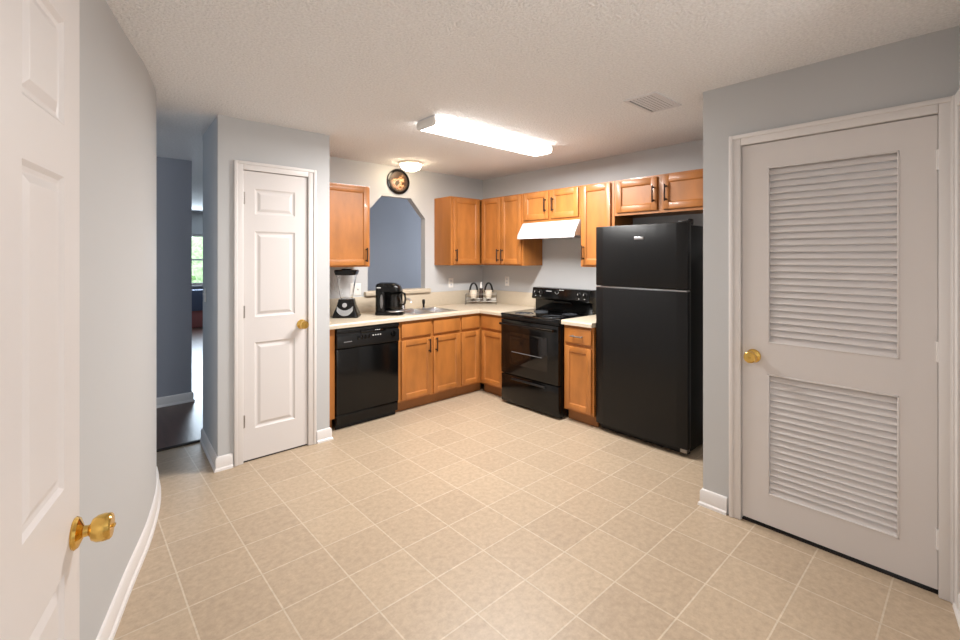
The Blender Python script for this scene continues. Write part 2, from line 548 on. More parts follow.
def panel_door(root, W, panels, T=0.035, zb=0.012, zt=DOOR_H - 0.004):
    """moulded panel door, local x 0..W, front face y=0; panels: (x0,x1,z0,z1)"""
    mb = MB()
    xs = sorted(set([p[0] for p in panels])); cols = sorted(set([(p[0], p[1]) for p in panels]))
    mb.box(0, W, 0.011, T, zb, zt)
    x = 0
    for c in cols:
        mb.box(x, c[0], 0, 0.0115, zb, zt)
        x = c[1]
    mb.box(x, W, 0, 0.0115, zb, zt)
    for c in cols:
        rows = sorted([(p[2], p[3]) for p in panels if (p[0], p[1]) == c])
        z = zb
        for r in rows:
            mb.box(c[0], c[1], 0, 0.0115, z, r[0])
            z = r[1]
            mb.nested(c[0], c[1], r[0], r[1], [(0, 0), (0.010, 0.0075), (0.018, 0.009), (0.022, 0.009), (0.040, 0.0015), (0.044, 0.001)])
        mb.box(c[0], c[1], 0, 0.0115, z, zt)
    return mb.build('door_slab', M['door'], root, smooth=False)

# pantry door (door_2)
d2 = thing('door_2', None, None, (DP0 + 0.003, PF + 0.006, 0), 0, kind='structure')
Wp = DP1 - DP0 - 0.006
panel_door(d2, Wp, [(0.075, Wp - 0.095, 1.815, 2.005), (0.075, Wp - 0.095, 1.055, 1.690), (0.075, Wp - 0.095, 0.235, 0.868)])
knob(d2, Wp - 0.045, 0.97)
for z in (1.93, 1.10, 0.30): hinge(d2, -0.002, z)
MB().box(Wp + 0.002, Wp + 0.016, -0.016, -0.004, 0.94, 1.00, 0.002).build('strike_plate', M['nickel'], d2)
casing('trim_2', DP0, DP1, DOOR_H, (0, PF, 0), 0)
struct(MB().box(DP0, DP1, PF + 0.012, PF + 0.10, 0, 0.006).build('pantry_gap_shade', M['dark_gap'], smooth=False))  # dark strip put in as the shade under the pantry door

# louvered closet door (door_3), local x runs from the fridge side to the corner
Wl = CD1 - CD0 - 0.006
d3 = thing('door_3', None, None, (CX + 0.006, CD1 - 0.003, 0), -PI / 2, kind='structure')
LV = [(0.130, Wl - 0.128, 1.025, 1.995), (0.130, Wl - 0.128, 0.190, 0.855)]
mb = MB()
T = 0.035
mb.box(0, LV[0][0], 0, T, 0.024, DOOR_H - 0.004)
mb.box(LV[0][1], Wl, 0, T, 0.024, DOOR_H - 0.004)
mb.box(LV[0][0], LV[0][1], 0, T, 0.024, LV[1][2])
mb.box(LV[0][0], LV[0][1], 0, T, LV[1][3], LV[0][2])
mb.box(LV[0][0], LV[0][1], 0, T, LV[0][3], DOOR_H - 0.004)
for x0, x1, z0, z1 in LV:       # small bead moulding round each opening
    b_ = 0.008
    mb.box(x0, x0 + b_, -0.003, 0.01, z0, z1, 0.0025); mb.box(x1 - b_, x1, -0.003, 0.01, z0, z1, 0.0025)
    mb.box(x0, x1, -0.003, 0.01, z0, z0 + b_, 0.0025); mb.box(x0, x1, -0.003, 0.01, z1 - b_, z1, 0.0025)
mb.build('door_frame', M['door'], d3)
for i, (x0, x1, z0, z1) in enumerate(LV):
    mb = MB()
    pitch = 0.0352
    n = int(round((z1 - z0 - 0.012) / pitch))
    pitch = (z1 - z0 - 0.012) / n
    for k in range(n):
        z = z0 + 0.008 + k * pitch
        # slat leaning back as it rises
        mb.prism([(0.003, z), (0.008, z - 0.003), (0.030, z + pitch * 1.08), (0.025, z + pitch * 1.13)], 'x', x0 + 0.002, x1 - 0.002)
    mb.build('louver_panel', M['door'], d3, smooth=False)
knob(d3, 0.060, 0.945)
for z in (1.93, 1.08, 0.25): hinge(d3, Wl + 0.002, z, M['trim'])
mb = MB(); mb.box(-0.016, -0.006, -0.017, -0.006, 0.985, 1.005, 0.002); mb.box(-0.016, -0.006, -0.017, -0.006, 0.93, 0.955, 0.002)
mb.build('strike_plate', M['brass'], d3)
casing('trim_4', 0, CD1 - CD0, DOOR_H, (CX, CD1, 0), -PI / 2)
struct(MB().box(CX + 0.012, CX + 0.10, CD0, CD1, 0, 0.006).build('closet_gap_shade', M['dark_gap'], smooth=False))  # dark strip laid in so the gap below the louvered door looks shaded

# door and casing on the wall to the right of the closet
o = MB()
o.box(0.0, 0.075, -0.016, 0, 0, DOOR_H + 0.062, 0.004)
o.box(0.0, 0.020, -0.022, -0.012, 0, DOOR_H + 0.062, 0.004)
o.box(0.075, 0.90, -0.016, 0, DOOR_H, DOOR_H + 0.062, 0.004)
o = o.build('trim_6', M['trim']); o.location = (RA[0] - 0.005, RA[1], 0); o.rotation_euler = (0, 0, PI + ang); struct(o)
o = MB().box(0.078, 0.86, -0.008, 0.0, 0.01, DOOR_H).build('door_4', M['door'], smooth=False)
o.location = (RA[0] - 0.005, RA[1], 0); o.rotation_euler = (0, 0, PI + ang); struct(o)
struct(MB().sweep(BP, [RP(0.03), RP(0.98)], -1).build('baseboard_right', M['trim']))

# open entry door on the left (door_1)
dd = Vector((math.cos(math.radians(76.2)), math.sin(math.radians(76.2))))
edge = Vector((0.021, 1.567)); We = 0.815
hg = edge - dd * We
d1 = thing('door_1', None, None, (hg.x, hg.y, 0), math.radians(76.2), kind='structure')
c0, c1 = (0.115, 0.352), (0.463, 0.700)
panel_door(d1, We, [(a, b, z0, z1) for a, b in (c0, c1) for z0, z1 in ((0.22, 0.766), (0.962, 1.685), (1.805, 2.045))], zt=2.165)
knob(d1, We - 0.046, 0.822)

# ------------------------------------------------------------------ cabinets
# local frame: x along the front (left to right as one faces it), y = 0 at the face frame going back, z up
SINK_F, STOVE_F = 3.81, 3.33          # faces of the base cabinets
USINK_F, USTOVE_F = 4.11, 3.60        # faces of the wall cabinets
RS = -PI / 2                          # rotation of everything on the stove wall

def bar_handle(parent, x, z, y, L=0.132, horiz=False, m='bronze'):
    mb = MB()
    a, b = (Vector((x - L / 2, y, z)), Vector((x + L / 2, y, z))) if horiz else (Vector((x, y, z - L / 2)), Vector((x, y, z + L / 2)))
    out = Vector((0, -0.028, 0))
    d = (b - a).normalized()
    e = d * 0.012
    pts = [a + e, a + e + out * 0.8, a + e * 1.4 + out, b - e * 1.4 + out, b - e + out * 0.8, b - e]
    mb.tube(pts, 0.0052, 8)
    mb.tube([a - e * 0.3 + out, b + e * 0.3 + out], 0.0068, 10)
    a, b = a + e, b - e
    for p in (a, b):
        mb.lathe([(0.009, 0), (0.008, 0.004), (0.005, 0.006)], p, (0, -1, 0), 14)
    return mb.build('handle', M[m], parent)

def shaker(root, name, x0, x1, z0, z1, mt='wood', fw=0.055, y=0.0, T=0.019):
    """recessed panel cabinet door standing proud of the face frame"""
    mb = MB()
    yf = y - T
    fw = min(fw, (x1 - x0) * 0.3)
    mb.box(x0, x0 + fw, yf, y - 0.001, z0, z1, 0.0035)
    mb.box(x1 - fw, x1, yf, y - 0.001, z0, z1, 0.0035)
    mb.box(x0 + fw - 0.001, x1 - fw + 0.001, yf, y - 0.001, z0, z0 + fw, 0.0035)
    mb.box(x0 + fw - 0.001, x1 - fw + 0.001, yf, y - 0.001, z1 - fw, z1, 0.0035)
    mb.nested(x0 + fw - 0.003, x1 - fw + 0.003, z0 + fw - 0.003, z1 - fw + 0.003, [(0, yf + 0.003), (0.006, yf + 0.008), (0.010, yf + 0.0105), (0.012, yf + 0.0105)])
    return mb.build(name, M[mt], root)

def drawer_front(root, x0, x1, z0, z1, mt='wood'):
    T = 0.019
    mb = MB()
    mb.prism([(0, z0), (0, z1), (-T + 0.006, z1), (-T, z1 - 0.010), (-T, z0 + 0.010), (-T + 0.006, z0)], 'x', x0, x1, 0.002)
    return mb.build('drawer', M[mt], root)

def carcass(root, W, D, z0, z1, rails, stiles, ff=0.02, mt='wood_side', side_mt=None):
    """cabinet body with a face frame; rails / stiles = lists of (a, b) bands"""
    mb = MB()
    t = 0.016
    mb.box(0, t, ff, D, z0, z1); mb.box(W - t, W, ff, D, z0, z1)
    mb.box(t, W - t, ff, D, z0, z0 + t); mb.box(t, W - t, ff, D, z1 - t, z1)
    mb.box(t, W - t, D - 0.008, D, z0 + t, z1 - t)
    mb.build('body', M[mt], root, smooth=False)
    mb = MB()
    for a, b in stiles: mb.box(a, b, 0, ff, z0, z1, 0.001)
    edges = sorted(stiles)
    for a, b in rails:
        for s0, s1 in zip(edges, edges[1:]):
            mb.box(s0[1], s1[0], 0.0005, ff, a, b)
    mb.build('face_frame', M['wood'], root, smooth=False)

ZU0, ZU1 = 1.405, 2.190
UD = 0.318
# 1 wall cabinet left of the pass-through
t = thing('wall_cabinet', 'single-door maple wall cabinet hanging above the blender, left of the blue-grey opening', 'cabinet', (1.60, USINK_F, 0))
W = 2.155 - 1.60
carcass(t, W, UD, ZU0, ZU1, [(ZU0, ZU0 + 0.03), (ZU1 - 0.03, ZU1)], [(0, 0.035), (W - 0.035, W)])
dr = shaker(t, 'cabinet_door', 0.015, W - 0.016, ZU0 + 0.014, ZU1 - 0.012)
bar_handle(dr, W - 0.045, ZU0 + 0.115, -0.019)
# 2 wall cabinet right of the pass-through, into the corner
t = thing('wall_cabinet', 'single-door maple wall cabinet beside the opening, reaching into the room corner', 'cabinet', (3.155, USINK_F, 0))
W = 3.918 - 3.155
carcass(t, W, UD, ZU0, ZU1, [(ZU0, ZU0 + 0.03), (ZU1 - 0.03, ZU1)], [(0, 0.030), (0.415, 0.444)])
dr = shaker(t, 'cabinet_door', 0.026, 0.420, ZU0 + 0.014, ZU1 - 0.012)
bar_handle(dr, 0.056, ZU0 + 0.115, -0.019)
# 3 double wall cabinet on the stove wall
W = 4.085 - 3.405
t = thing('wall_cabinet', 'double-door maple wall cabinet between the room corner and the white range hood', 'cabinet', (USTOVE_F, 4.085, 0), RS)
carcass(t, W, UD, ZU0, ZU1, [(ZU0, ZU0 + 0.03), (ZU1 - 0.03, ZU1)], [(0, 0.022), (W / 2 - 0.018, W / 2 + 0.018), (W - 0.028, W)])
dr = shaker(t, 'cabinet_door', 0.012, W / 2 - 0.005, ZU0 + 0.014, ZU1 - 0.012)
bar_handle(dr, W / 2 - 0.035, ZU0 + 0.115, -0.019)
dr = shaker(t, 'cabinet_door', W / 2 + 0.005, W - 0.020, ZU0 + 0.014, ZU1 - 0.012)
bar_handle(dr, W / 2 + 0.035, ZU0 + 0.115, -0.019)
# 4 short cabinet above the hood
W = 3.402 - 2.642
t = thing('wall_cabinet', 'short two-door maple cabinet directly above the white range hood', 'cabinet', (USTOVE_F, 3.402, 0), RS)
carcass(t, W, UD, 1.866, ZU1, [(1.866, 1.903), (ZU1 - 0.03, ZU1)], [(0, 0.028), (W / 2 - 0.022, W / 2 + 0.022), (W - 0.028, W)])
dr = shaker(t, 'cabinet_door', 0.018, W / 2 - 0.014, 1.893, ZU1 - 0.014)
bar_handle(dr, W / 2 - 0.050, 2.035, -0.019)
dr = shaker(t, 'cabinet_door', W / 2 + 0.014, W - 0.018, 1.893, ZU1 - 0.014)
bar_handle(dr, W / 2 + 0.050, 2.035, -0.019)
# 5 tall narrow
W = 2.640 - 2.268
t = thing('wall_cabinet', 'tall narrow single-door maple wall cabinet between the range hood and the fridge cabinets', 'cabinet', (USTOVE_F, 2.640, 0), RS)
carcass(t, W, UD, ZU0, ZU1, [(ZU0, ZU0 + 0.03), (ZU1 - 0.03, ZU1)], [(0, 0.03), (W - 0.045, W)])
dr = shaker(t, 'cabinet_door', 0.018, W - 0.034, ZU0 + 0.018, ZU1 - 0.014)
bar_handle(dr, 0.045, ZU0 + 0.135, -0.019)
# 6 over the refrigerator
W = 2.266 - 1.39
t = thing('wall_cabinet', 'wide two-door maple cabinet above the black refrigerator', 'cabinet', (USTOVE_F, 2.266, 0), RS)
carcass(t, W, UD, 1.870, ZU1, [(1.870, 1.910), (ZU1 - 0.03, ZU1)], [(0, 0.030), (W / 2 - 0.035, W / 2 + 0.035), (W - 0.030, W)])
dr = shaker(t, 'cabinet_door', 0.022, W / 2 - 0.024, 1.895, ZU1 - 0.016)
bar_handle(dr, W / 2 - 0.052, 2.03, -0.019)
dr = shaker(t, 'cabinet_door', W / 2 + 0.024, W - 0.018, 1.895, ZU1 - 0.016)
bar_handle(dr, W / 2 + 0.056, 2.03, -0.019)

# base cabinets
BZ0, BZ1 = 0.105, 0.884
def base(label, loc, rot, W, D, doors, drawers, stiles, handles=(), dhandle=None, toe_to=None, frame_w=None):
    t = thing('base_cabinet', label, 'cabinet', loc, rot)
    carcass(t, W, D, BZ0, BZ1, [(BZ0, BZ0 + 0.03), (0.685, 0.715), (BZ1 - 0.025, BZ1)], stiles)
    MB().box(0, toe_to or W, 0.065, 0.085, 0, BZ0, 0.001).build('toe_kick', M['toekick'], t, smooth=False)
    ds = [shaker(t, 'cabinet_door', a, b, BZ0 + 0.018, 0.692, fw=0.05) for a, b in doors]
    for i, hx in handles: bar_handle(ds[i], hx, 0.615, -0.019)
    for a, b in drawers:
        d = drawer_front(t, a, b, 0.718, 0.862)
        if dhandle: bar_handle(d, (a + b) / 2, 0.79, -0.019, 0.12, True, 'nickel')
    return t
o = MB().box(1.605, 1.672, SINK_F, SINK_F + 0.58, 0.105, 0.884, 0.002).box(1.605, 1.672, SINK_F + 0.065, SINK_F + 0.58, 0, 0.105).build('filler_panel', M['wood_side'], smooth=False)
shift_mesh_origin(o, (1.64, SINK_F + 0.3, 0)); tag(o, 'narrow upright maple panel between the pantry wall and the dishwasher', 'panel')
base('maple base cabinet under the sink with two doors and two false drawers', (2.292, SINK_F, 0), 0, 3.045 - 2.292, 0.60,
     [(0.030, 0.372), (0.402, 0.742)], [(0.030, 0.372), (0.402, 0.742)], [(0, 0.035), (0.367, 0.407), (0.735, 0.753)], [(0, 0.345), (1, 0.430)])
base('narrow maple corner base cabinet with its door facing along the sink run', (3.047, SINK_F, 0), 0, 3.918 - 3.047, 0.60,
     [(0.012, 0.262)], [(0.012, 0.262)], [(0, 0.018), (0.250, 0.2835)], toe_to=0.345)
base('narrow maple base cabinet squeezed between the inside corner and the black stove', (STOVE_F, SINK_F - 0.002, 0), RS, 3.808 - 3.408, 0.58,
     [(0.045, 0.385)], [(0.045, 0.385)], [(0, 0.050), (0.372, 0.400)])
base('maple base cabinet with one handled drawer between the stove and the refrigerator', (STOVE_F, 2.628, 0), RS, 2.628 - 2.305, 0.58,
     [(0.022, 0.305)], [(0.022, 0.305)], [(0, 0.030), (0.295, 0.323)], (), True)

# ------------------------------------------------------------------ countertops
CT0, CT1 = 0.886, 0.925
SX0, SX1, SY0, SY1 = 2.50, 3.03, 3.865, 4.275      # sink cut-out
t = thing('countertop', 'long beige laminate L-shaped countertop holding the sink and small appliances', 'countertop', (2.7, 4.1, CT0))
def w2l(mb, root):
    for v in mb.bm.verts: v.co -= Vector(root.location)
    return mb
mb = MB()
mb.prism([(3.768, CT0), (3.768, CT1 - 0.012), (3.776, CT1), (3.855, CT1), (3.855, CT0)], 'x', 1.568, 3.30)
mb.prism([(3.300, CT0), (3.300, CT1 - 0.0), (3.918, CT1), (3.918, CT0)], 'y', 3.768, 4.428)
mb.prism([(3.288, CT0), (3.288, CT1 - 0.012), (3.296, CT1), (3.918, CT1), (3.918, CT0)], 'y', 3.408, 3.768)
mb.box(1.568, SX0, 3.855, 4.428, CT0, CT1)
mb.box(SX0, SX1, 3.855, SY0, CT0, CT1) if False else None
mb.box(SX0, SX1, SY1, 4.428, CT0, CT1)
mb.box(SX0, SX1, 3.855, SY0, CT0, CT1)
mb.box(SX1, 3.30, 3.855, 4.428, CT0, CT1)
w2l(mb, t).build('counter_slab', M['laminate'], t, smooth=False)
mb = MB()
mb.box(1.568, 3.898, 4.408, 4.429, CT1, 1.085, 0.003)
mb.box(3.898, 3.919, 3.408, 4.429, CT1, 1.085, 0.003)
w2l(mb, t).build('backsplash', M['laminate'], t)
t = thing('countertop', 'short beige laminate countertop piece between the stove and the refrigerator', 'countertop', (3.6, 2.46, CT0))
mb = MB()
mb.prism([(3.288, CT0), (3.288, CT1 - 0.012), (3.296, CT1), (3.918, CT1), (3.918, CT0)], 'y', 2.300, 2.632)
w2l(mb, t).build('counter_slab', M['laminate'], t, smooth=False)
mb = MB(); mb.box(3.898, 3.919, 2.300, 2.632, CT1, 1.085, 0.003)
w2l(mb, t).build('backsplash', M['laminate'], t)

# ------------------------------------------------------------------ dishwasher
t = thing('dishwasher', 'black dishwasher under the counter between the wooden filler panel and the sink cabinet', 'dishwasher', (1.678, SINK_F - 0.022, 0))
W = 2.286 - 1.678
MB().box(0.004, W - 0.004, 0.03, 0.57, 0.10, 0.878).build('tub', M['black_satin'], t, smooth=False)
MB().box(0, W, 0, 0.03, 0.135, 0.700, 0.006).build('door', M['black_gloss'], t)
c = MB()
c.prism([(0.03, 0.703), (0.0, 0.703), (-0.012, 0.715), (-0.012, 0.818), (0.004, 0.822), (0.004, 0.846), (-0.012, 0.850), (-0.008, 0.876), (0.03, 0.876)], 'x', 0, W, 0.002)
c = c.build('control_panel', M['black_satin'], t)
MB().box(W * 0.36, W * 0.76, -0.0135, -0.0095, 0.822, 0.847, 0.001).build('latch_recess', M['black_glass'], c)
mb = MB()
for k in range(4): mb.box(W * (0.545 + 0.040 * k), W * (0.562 + 0.040 * k), -0.0135, -0.011, 0.787, 0.797, 0.001)
mb.build('indicator_marks', M['white_print'], c)
mb = MB()
for k in range(3): mb.box(W * (0.585 + 0.030 * k), W * (0.602 + 0.030 * k), -0.0150, -0.0125, 0.835, 0.841, 0.0005)
mb.build('latch_marks', M['white_print'], c)
MB().box(W * 0.10, W * 0.22, -0.0135, -0.011, 0.757, 0.764, 0.001).build('maker_mark', M['grey_print'], c)
mb = MB()
for k in range(4): mb.box(W * (0.30 + 0.055 * k), W * (0.335 + 0.055 * k), -0.0150, -0.011, 0.768, 0.806, 0.002)
mb.build('push_buttons', M['black_gloss'], c)
MB().lathe([(0.026, 0), (0.025, 0.010), (0.020, 0.018), (0.0, 0.018)], (W * 0.89, -0.012, 0.782), (0, -1, 0), 28).build('cycle_dial', M['black_gloss'], c)
MB().box(0.004, W - 0.004, 0.008, 0.03, 0.045, 0.131, 0.004).build('access_panel', M['black_gloss'], t)
MB().box(0.010, W - 0.010, 0.045, 0.060, 0.0, 0.10).build('toe_panel', M['black_satin'], t, smooth=False)

# ------------------------------------------------------------------ stove
t = thing('stove', 'freestanding black electric stove with a smooth glass top and rear control panel', 'stove', (3.262, 3.402, 0), RS)
W = 3.402 - 2.642
B = MB()
B.box(0, W, 0.045, 0.60, 0.022, 0.905, 0.003)
B.build('body', M['black_gloss'], t)
for x in (0.04, W - 0.04):
    for y in (0.08, 0.55): MB().cyl((x, y, 0), (x, y, 0.04), 0.018, 12).build('foot', M['black_satin'], t)
MB().prism([(-0.002, 0.902), (0.004, 0.920), (0.012, 0.924), (0.536, 0.924), (0.536, 0.902)], 'x', -0.002, W + 0.002, 0.002).build('cooktop', M['black_glass'], t)
for (x, y, r, n_) in ((0.19, 0.15, 0.095, 'left'), (0.57, 0.15, 0.105, 'right'), (0.19, 0.41, 0.075, 'left'), (0.57, 0.41, 0.075, 'right')):
    mb = MB()
    for rr in (r, r * 0.62):
        t2 = [(x + rr * math.cos(2 * PI * k / 48), y + rr * math.sin(2 * PI * k / 48), 0.9243) for k in range(48)]
        mb.tube(t2, 0.0009, 4, True)
    mb.build('burner_ring', M['burner'], t)
MB().box(0, W, 0.004, 0.045, 0.868, 0.901, 0.004).build('vent_trim', M['black_satin'], t)
D = MB()
D.box(0.003, W - 0.003, 0, 0.045, 0.315, 0.862, 0.006)
D = D.build('oven_door', M['black_gloss'], t)
MB().box(0.13, W - 0.13, -0.0025, 0.004, 0.420, 0.740, 0.002).build('oven_window', M['oven_glass'], D)
mb = MB()
mb.tube([(0.16, -0.0030, 0.545), (W - 0.20, -0.0030, 0.545)], 0.0028, 8)
mb.build('rack_edge', M['grey_print'], D)
mb = MB()
mb.tube([(0.03, -0.042, 0.822), (W / 2, -0.050, 0.822), (W - 0.03, -0.042, 0.822)], 0.0125, 14)
for x in (0.05, W - 0.05): mb.box(x - 0.014, x + 0.014, -0.042, 0.002, 0.812, 0.832, 0.004)
mb.build('handle', M['black_gloss'], D)
Dr = MB()
Dr.box(0.003, W - 0.003, 0.004, 0.045, 0.024, 0.305, 0.006)
Dr = Dr.build('storage_drawer', M['black_gloss'], t)
MB().prism([(0.004, 0.262), (-0.014, 0.266), (-0.018, 0.274), (-0.012, 0.280), (0.004, 0.282)], 'x', 0.16, W - 0.16, 0.002).build('handle', M['black_satin'], Dr)
G = MB()
G.prism([(0.535, 0.924), (0.537, 1.035), (0.480, 1.045), (0.474, 1.060), (0.490, 1.160), (0.505, 1.168), (0.600, 1.168), (0.602, 0.924)], 'x', 0, W, 0.003)
G = G.build('backguard', M['black_gloss'], t)
def knob_on(x, z, r=0.021):
    y = 0.474 + (z - 1.06) * 0.16 - 0.001
    k = MB().lathe([(r * 1.2, 0), (r * 1.15, 0.003), (r * 0.85, 0.005), (r * 0.75, 0.022), (0, 0.023)], (x, y, z), (0, -1, 0.16), 24).build('burner_knob', M['black_satin'], G)
    MB().box(x - 0.0018, x + 0.0018, y - 0.026, y - 0.021, z - 0.001, z + 0.017, 0.0005).build('knob_pointer', M['white_print'], k)
for x in (0.055, 0.125, W - 0.125, W - 0.055): knob_on(x, 1.115, 0.024)
y = 0.483
MB().box(0.20, 0.275, y - 0.003, y + 0.003, 1.132, 1.138, 0.0008).build('control_mark', M['white_print'], G)
MB().tube([(W / 2 - 0.03 + 0.024 * math.cos(PI * k / 12 + PI), y - 0.004, 1.134 + 0.024 * math.sin(PI * k / 12 + PI)) for k in range(13)], 0.0018, 6).build('dial_mark', M['white_print'], G)
MB().box(W / 2 - 0.005, W / 2 + 0.055, y + 0.001, y + 0.005, 1.150, 1.155, 0.0008).build('control_mark', M['white_print'], G)
for x in (0.055, 0.125, W - 0.125, W - 0.055): MB().box(x - 0.006, x + 0.006, y - 0.011, y - 0.005, 1.075, 1.080, 0.0008).build('control_mark', M['white_print'], G)
MB().lathe([(0.020, 0), (0.018, 0.010), (0.0, 0.011)], (W / 2 - 0.03, y, 1.134), (0, -1, 0.16), 24).build('clock_dial', M['black_satin'], G)
MB().box(W / 2 - 0.12, W / 2 + 0.12, 0.525, 0.538, 1.01, 1.03, 0.003).build('vent_slot', M['black_satin'], G)

# ------------------------------------------------------------------ range hood
t = thing('range_hood', 'white sloped range hood fixed under the short cabinet above the stove', 'range hood', (3.92, 3.400, 1.69), RS)
# local y: 0 at the wall, negative toward the room
HW = 3.400 - 2.646
MB().prism([(-0.001, 0.02), (-0.001, 0.174), (-0.322, 0.174), (-0.336, 0.168), (-0.412, 0.045), (-0.420, 0.0), (-0.405, 0.0), (-0.403, 0.02)], 'x', 0, HW, 0.003).build('hood_shell', M['hood_white'], t)
MB().box(0.14, HW - 0.14, -0.37, -0.10, 0.006, 0.022, 0.004).build('grease_filter', M['steel'], t)
MB().box(HW * 0.45, HW * 0.55, -0.40, -0.375, -0.004, 0.02, 0.003).build('lamp_cover', M['white_plastic'], t)

# ------------------------------------------------------------------ refrigerator
t = thing('refrigerator', 'tall black top-freezer refrigerator standing between the cabinets and the closet wall', 'refrigerator', (3.335, 2.290, 0), RS)
W = 2.290 - 1.485
MB().box(0.006, W - 0.006, 0.072, 0.575, 0.035, 1.742, 0.006).build('body', M['fridge'], t)
for x in (0.05, W - 0.05):
    for y in (0.12, 0.52): MB().cyl((x, y, 0), (x, y, 0.04), 0.020, 12).build('foot', M['black_satin'], t)
MB().box(0.02, W - 0.02, 0.055, 0.075, 0.012, 0.060, 0.003).build('toe_grille', M['black_satin'], t)
def fr_door(name, z0, z1):
    mb = MB()
    # slightly crowned front
    N = 10
    poly = [(0.0, 0.066)] + [(W * k / N, -0.010 * math.sin(PI * k / N) ** 0.6 if 0 < k < N else 0.006) for k in range(N + 1)] + [(W, 0.066)]
    mb.prism(poly, 'z', z0, z1, 0.004)
    return mb.build(name, M['fridge'], t)
fz = fr_door('freezer_door', 1.258, 1.760)
lw = fr_door('fridge_door', 0.065, 1.240)
MB().box(0.004, W - 0.004, 0.002, 0.060, 1.2400, 1.2490, 0.001).build('handle_trim', M['steel'], lw)
MB().box(0.004, W - 0.004, 0.010, 0.060, 1.2540, 1.2585, 0.001).build('handle_trim', M['black_satin'], fz)
MB().box(W * 0.47, W * 0.57, -0.0155, -0.008, 1.640, 1.661, 0.0015).build('name_plate', M['steel'], fz)
mb = MB()
mb.box(W - 0.085, W - 0.010, 0.030, 0.125, 1.758, 1.776, 0.006)
mb.box(W - 0.030, W - 0.012, 0.075, 0.14, 1.744, 1.790, 0.005)
mb.build('hinge_cover', M['black_satin'], t)
MB().box(W - 0.060, W - 0.008, 0.012, 0.066, 0.035, 0.062, 0.003).build('bottom_hinge', M['nickel'], t)

# ------------------------------------------------------------------ sink, faucet, sprayer
t = thing('kitchen_sink', 'double-bowl stainless steel sink set into the long counter below the pass-through', 'sink', (2.765, 4.07, CT1))
X0, X1, YY0, YY1 = -0.285, 0.285, -0.225, 0.225
mid = 0.0
bowls = [(X0 + 0.030, mid - 0.012), (mid + 0.012, X1 - 0.030)]
mb = MB()
zr = 0.0045
by0, by1 = YY0 + 0.030, YY1 - 0.070
mb.box(X0, X1, YY0, by0, 0.0005, zr, 0.0018); mb.box(X0, X1, by1, YY1, 0.0005, zr, 0.0018)
mb.box(X0, bowls[0][0], by0, by1, 0.0005, zr); mb.box(bowls[1][1], X1, by0, by1, 0.0005, zr)
mb.box(bowls[0][1], bowls[1][0], by0, by1, 0.0005, zr)
mb.build('rim', M['steel'], t)
for a, b in bowls:
    tm = bmesh.new(); rr = []
    for ins, z in ((0, zr), (0.004, -0.006), (0.010, -0.10), (0.020, -0.140), (0.045, -0.150)):
        rr.append([tm.verts.new(c) for c in ((a + ins, by0 + ins, z), (b - ins, by0 + ins, z), (b - ins, by1 - ins, z), (a + ins, by1 - ins, z))])
    for p, q in zip(rr, rr[1:]):
        for k in range(4): tm.faces.new((p[k], q[k], q[(k + 1) % 4], p[(k + 1) % 4]))
    tm.faces.new(rr[-1])
    mb = MB(); mb._merge(tm)
    bo = mb.build('bowl', M['steel'], t)
    MB().lathe([(0.04, 0.002), (0.036, 0.003), (0.02, 0.0005), (0, 0.0005)], ((a + b) / 2, (by0 + by1) / 2, -0.150), (0, 0, 1), 24).build('drain', M['chrome'], bo)
t = thing('faucet', 'chrome single-lever faucet rising behind the sink next to the black coffee maker', 'faucet', (2.62, 4.255, CT1 + 0.0045))
MB().box(-0.11, 0.11, -0.026, 0.026, 0, 0.012, 0.005).build('base_plate', M['chrome'], t)
mb = MB()
mb.lathe([(0.026, 0.010), (0.024, 0.05), (0.020, 0.075), (0.0, 0.080)], (0, 0, 0), (0, 0, 1), 24)
pts = [(0, 0, 0.05), (0, -0.02, 0.085), (0, -0.05, 0.110), (0, -0.09, 0.122), (0, -0.13, 0.120), (0, -0.155, 0.105), (0, -0.160, 0.090)]
mb.tube(pts, 0.0105, 12)
mb.build('spout', M['chrome'], t)
MB().tube([(0, 0, 0.078), (-0.01, 0.01, 0.105), (-0.035, 0.03, 0.130)], 0.008, 10).build('lever', M['chrome'], t)
t = thing('side_sprayer', 'small black side sprayer standing upright at the back of the sink', 'sprayer', (2.885, 4.255, CT1 + 0.0045))
MB().lathe([(0.022, 0), (0.021, 0.006), (0.012, 0.010)], (0, 0, 0), (0, 0, 1), 20).build('collar', M['chrome'], t)
MB().lathe([(0.010, 0.010), (0.011, 0.035), (0.016, 0.060), (0.017, 0.085), (0.012, 0.098), (0, 0.100)], (0, 0, 0), (0, 0, 1), 20).build('nozzle', M['black_satin'], t)

# ------------------------------------------------------------------ small appliances (local x = to the viewer's right, -y = toward the viewer)
FACE = -(PI / 2 - YAW)
t = thing('blender', 'tall blender with clear jar and black base on the counter by the pantry wall', 'blender', (1.945, 4.165, CT1), FACE + 0.1)
bs = MB()
def rrect(hx, hy, r, n=5):
    o = []
    for cx, cy, a0 in ((hx - r, hy - r, 0), (-hx + r, hy - r, PI / 2), (-hx + r, -hy + r, PI), (hx - r, -hy + r, 1.5 * PI)):
        for k in range(n + 1):
            a = a0 + PI / 2 * k / n
            o.append((cx + r * math.cos(a), cy + r * math.sin(a)))
    return o
def loft(levels, cap0=True, cap1=True):
    """levels: (hx, hy, r, z, ox, oy)"""
    t_ = bmesh.new(); R = []
    for hx, hy, r, z, ox, oy in levels:
        R.append([t_.verts.new((x + ox, y + oy, z)) for x, y in rrect(hx, hy, r)])
    n = len(R[0])
    for a, b in zip(R, R[1:]):
        for k in range(n): t_.faces.new((a[k], a[(k + 1) % n], b[(k + 1) % n], b[k]))
    if cap0: t_.faces.new(R[0][::-1])
    if cap1: t_.faces.new(R[-1])
    mb_ = MB(); mb_._merge(t_)
    return mb_
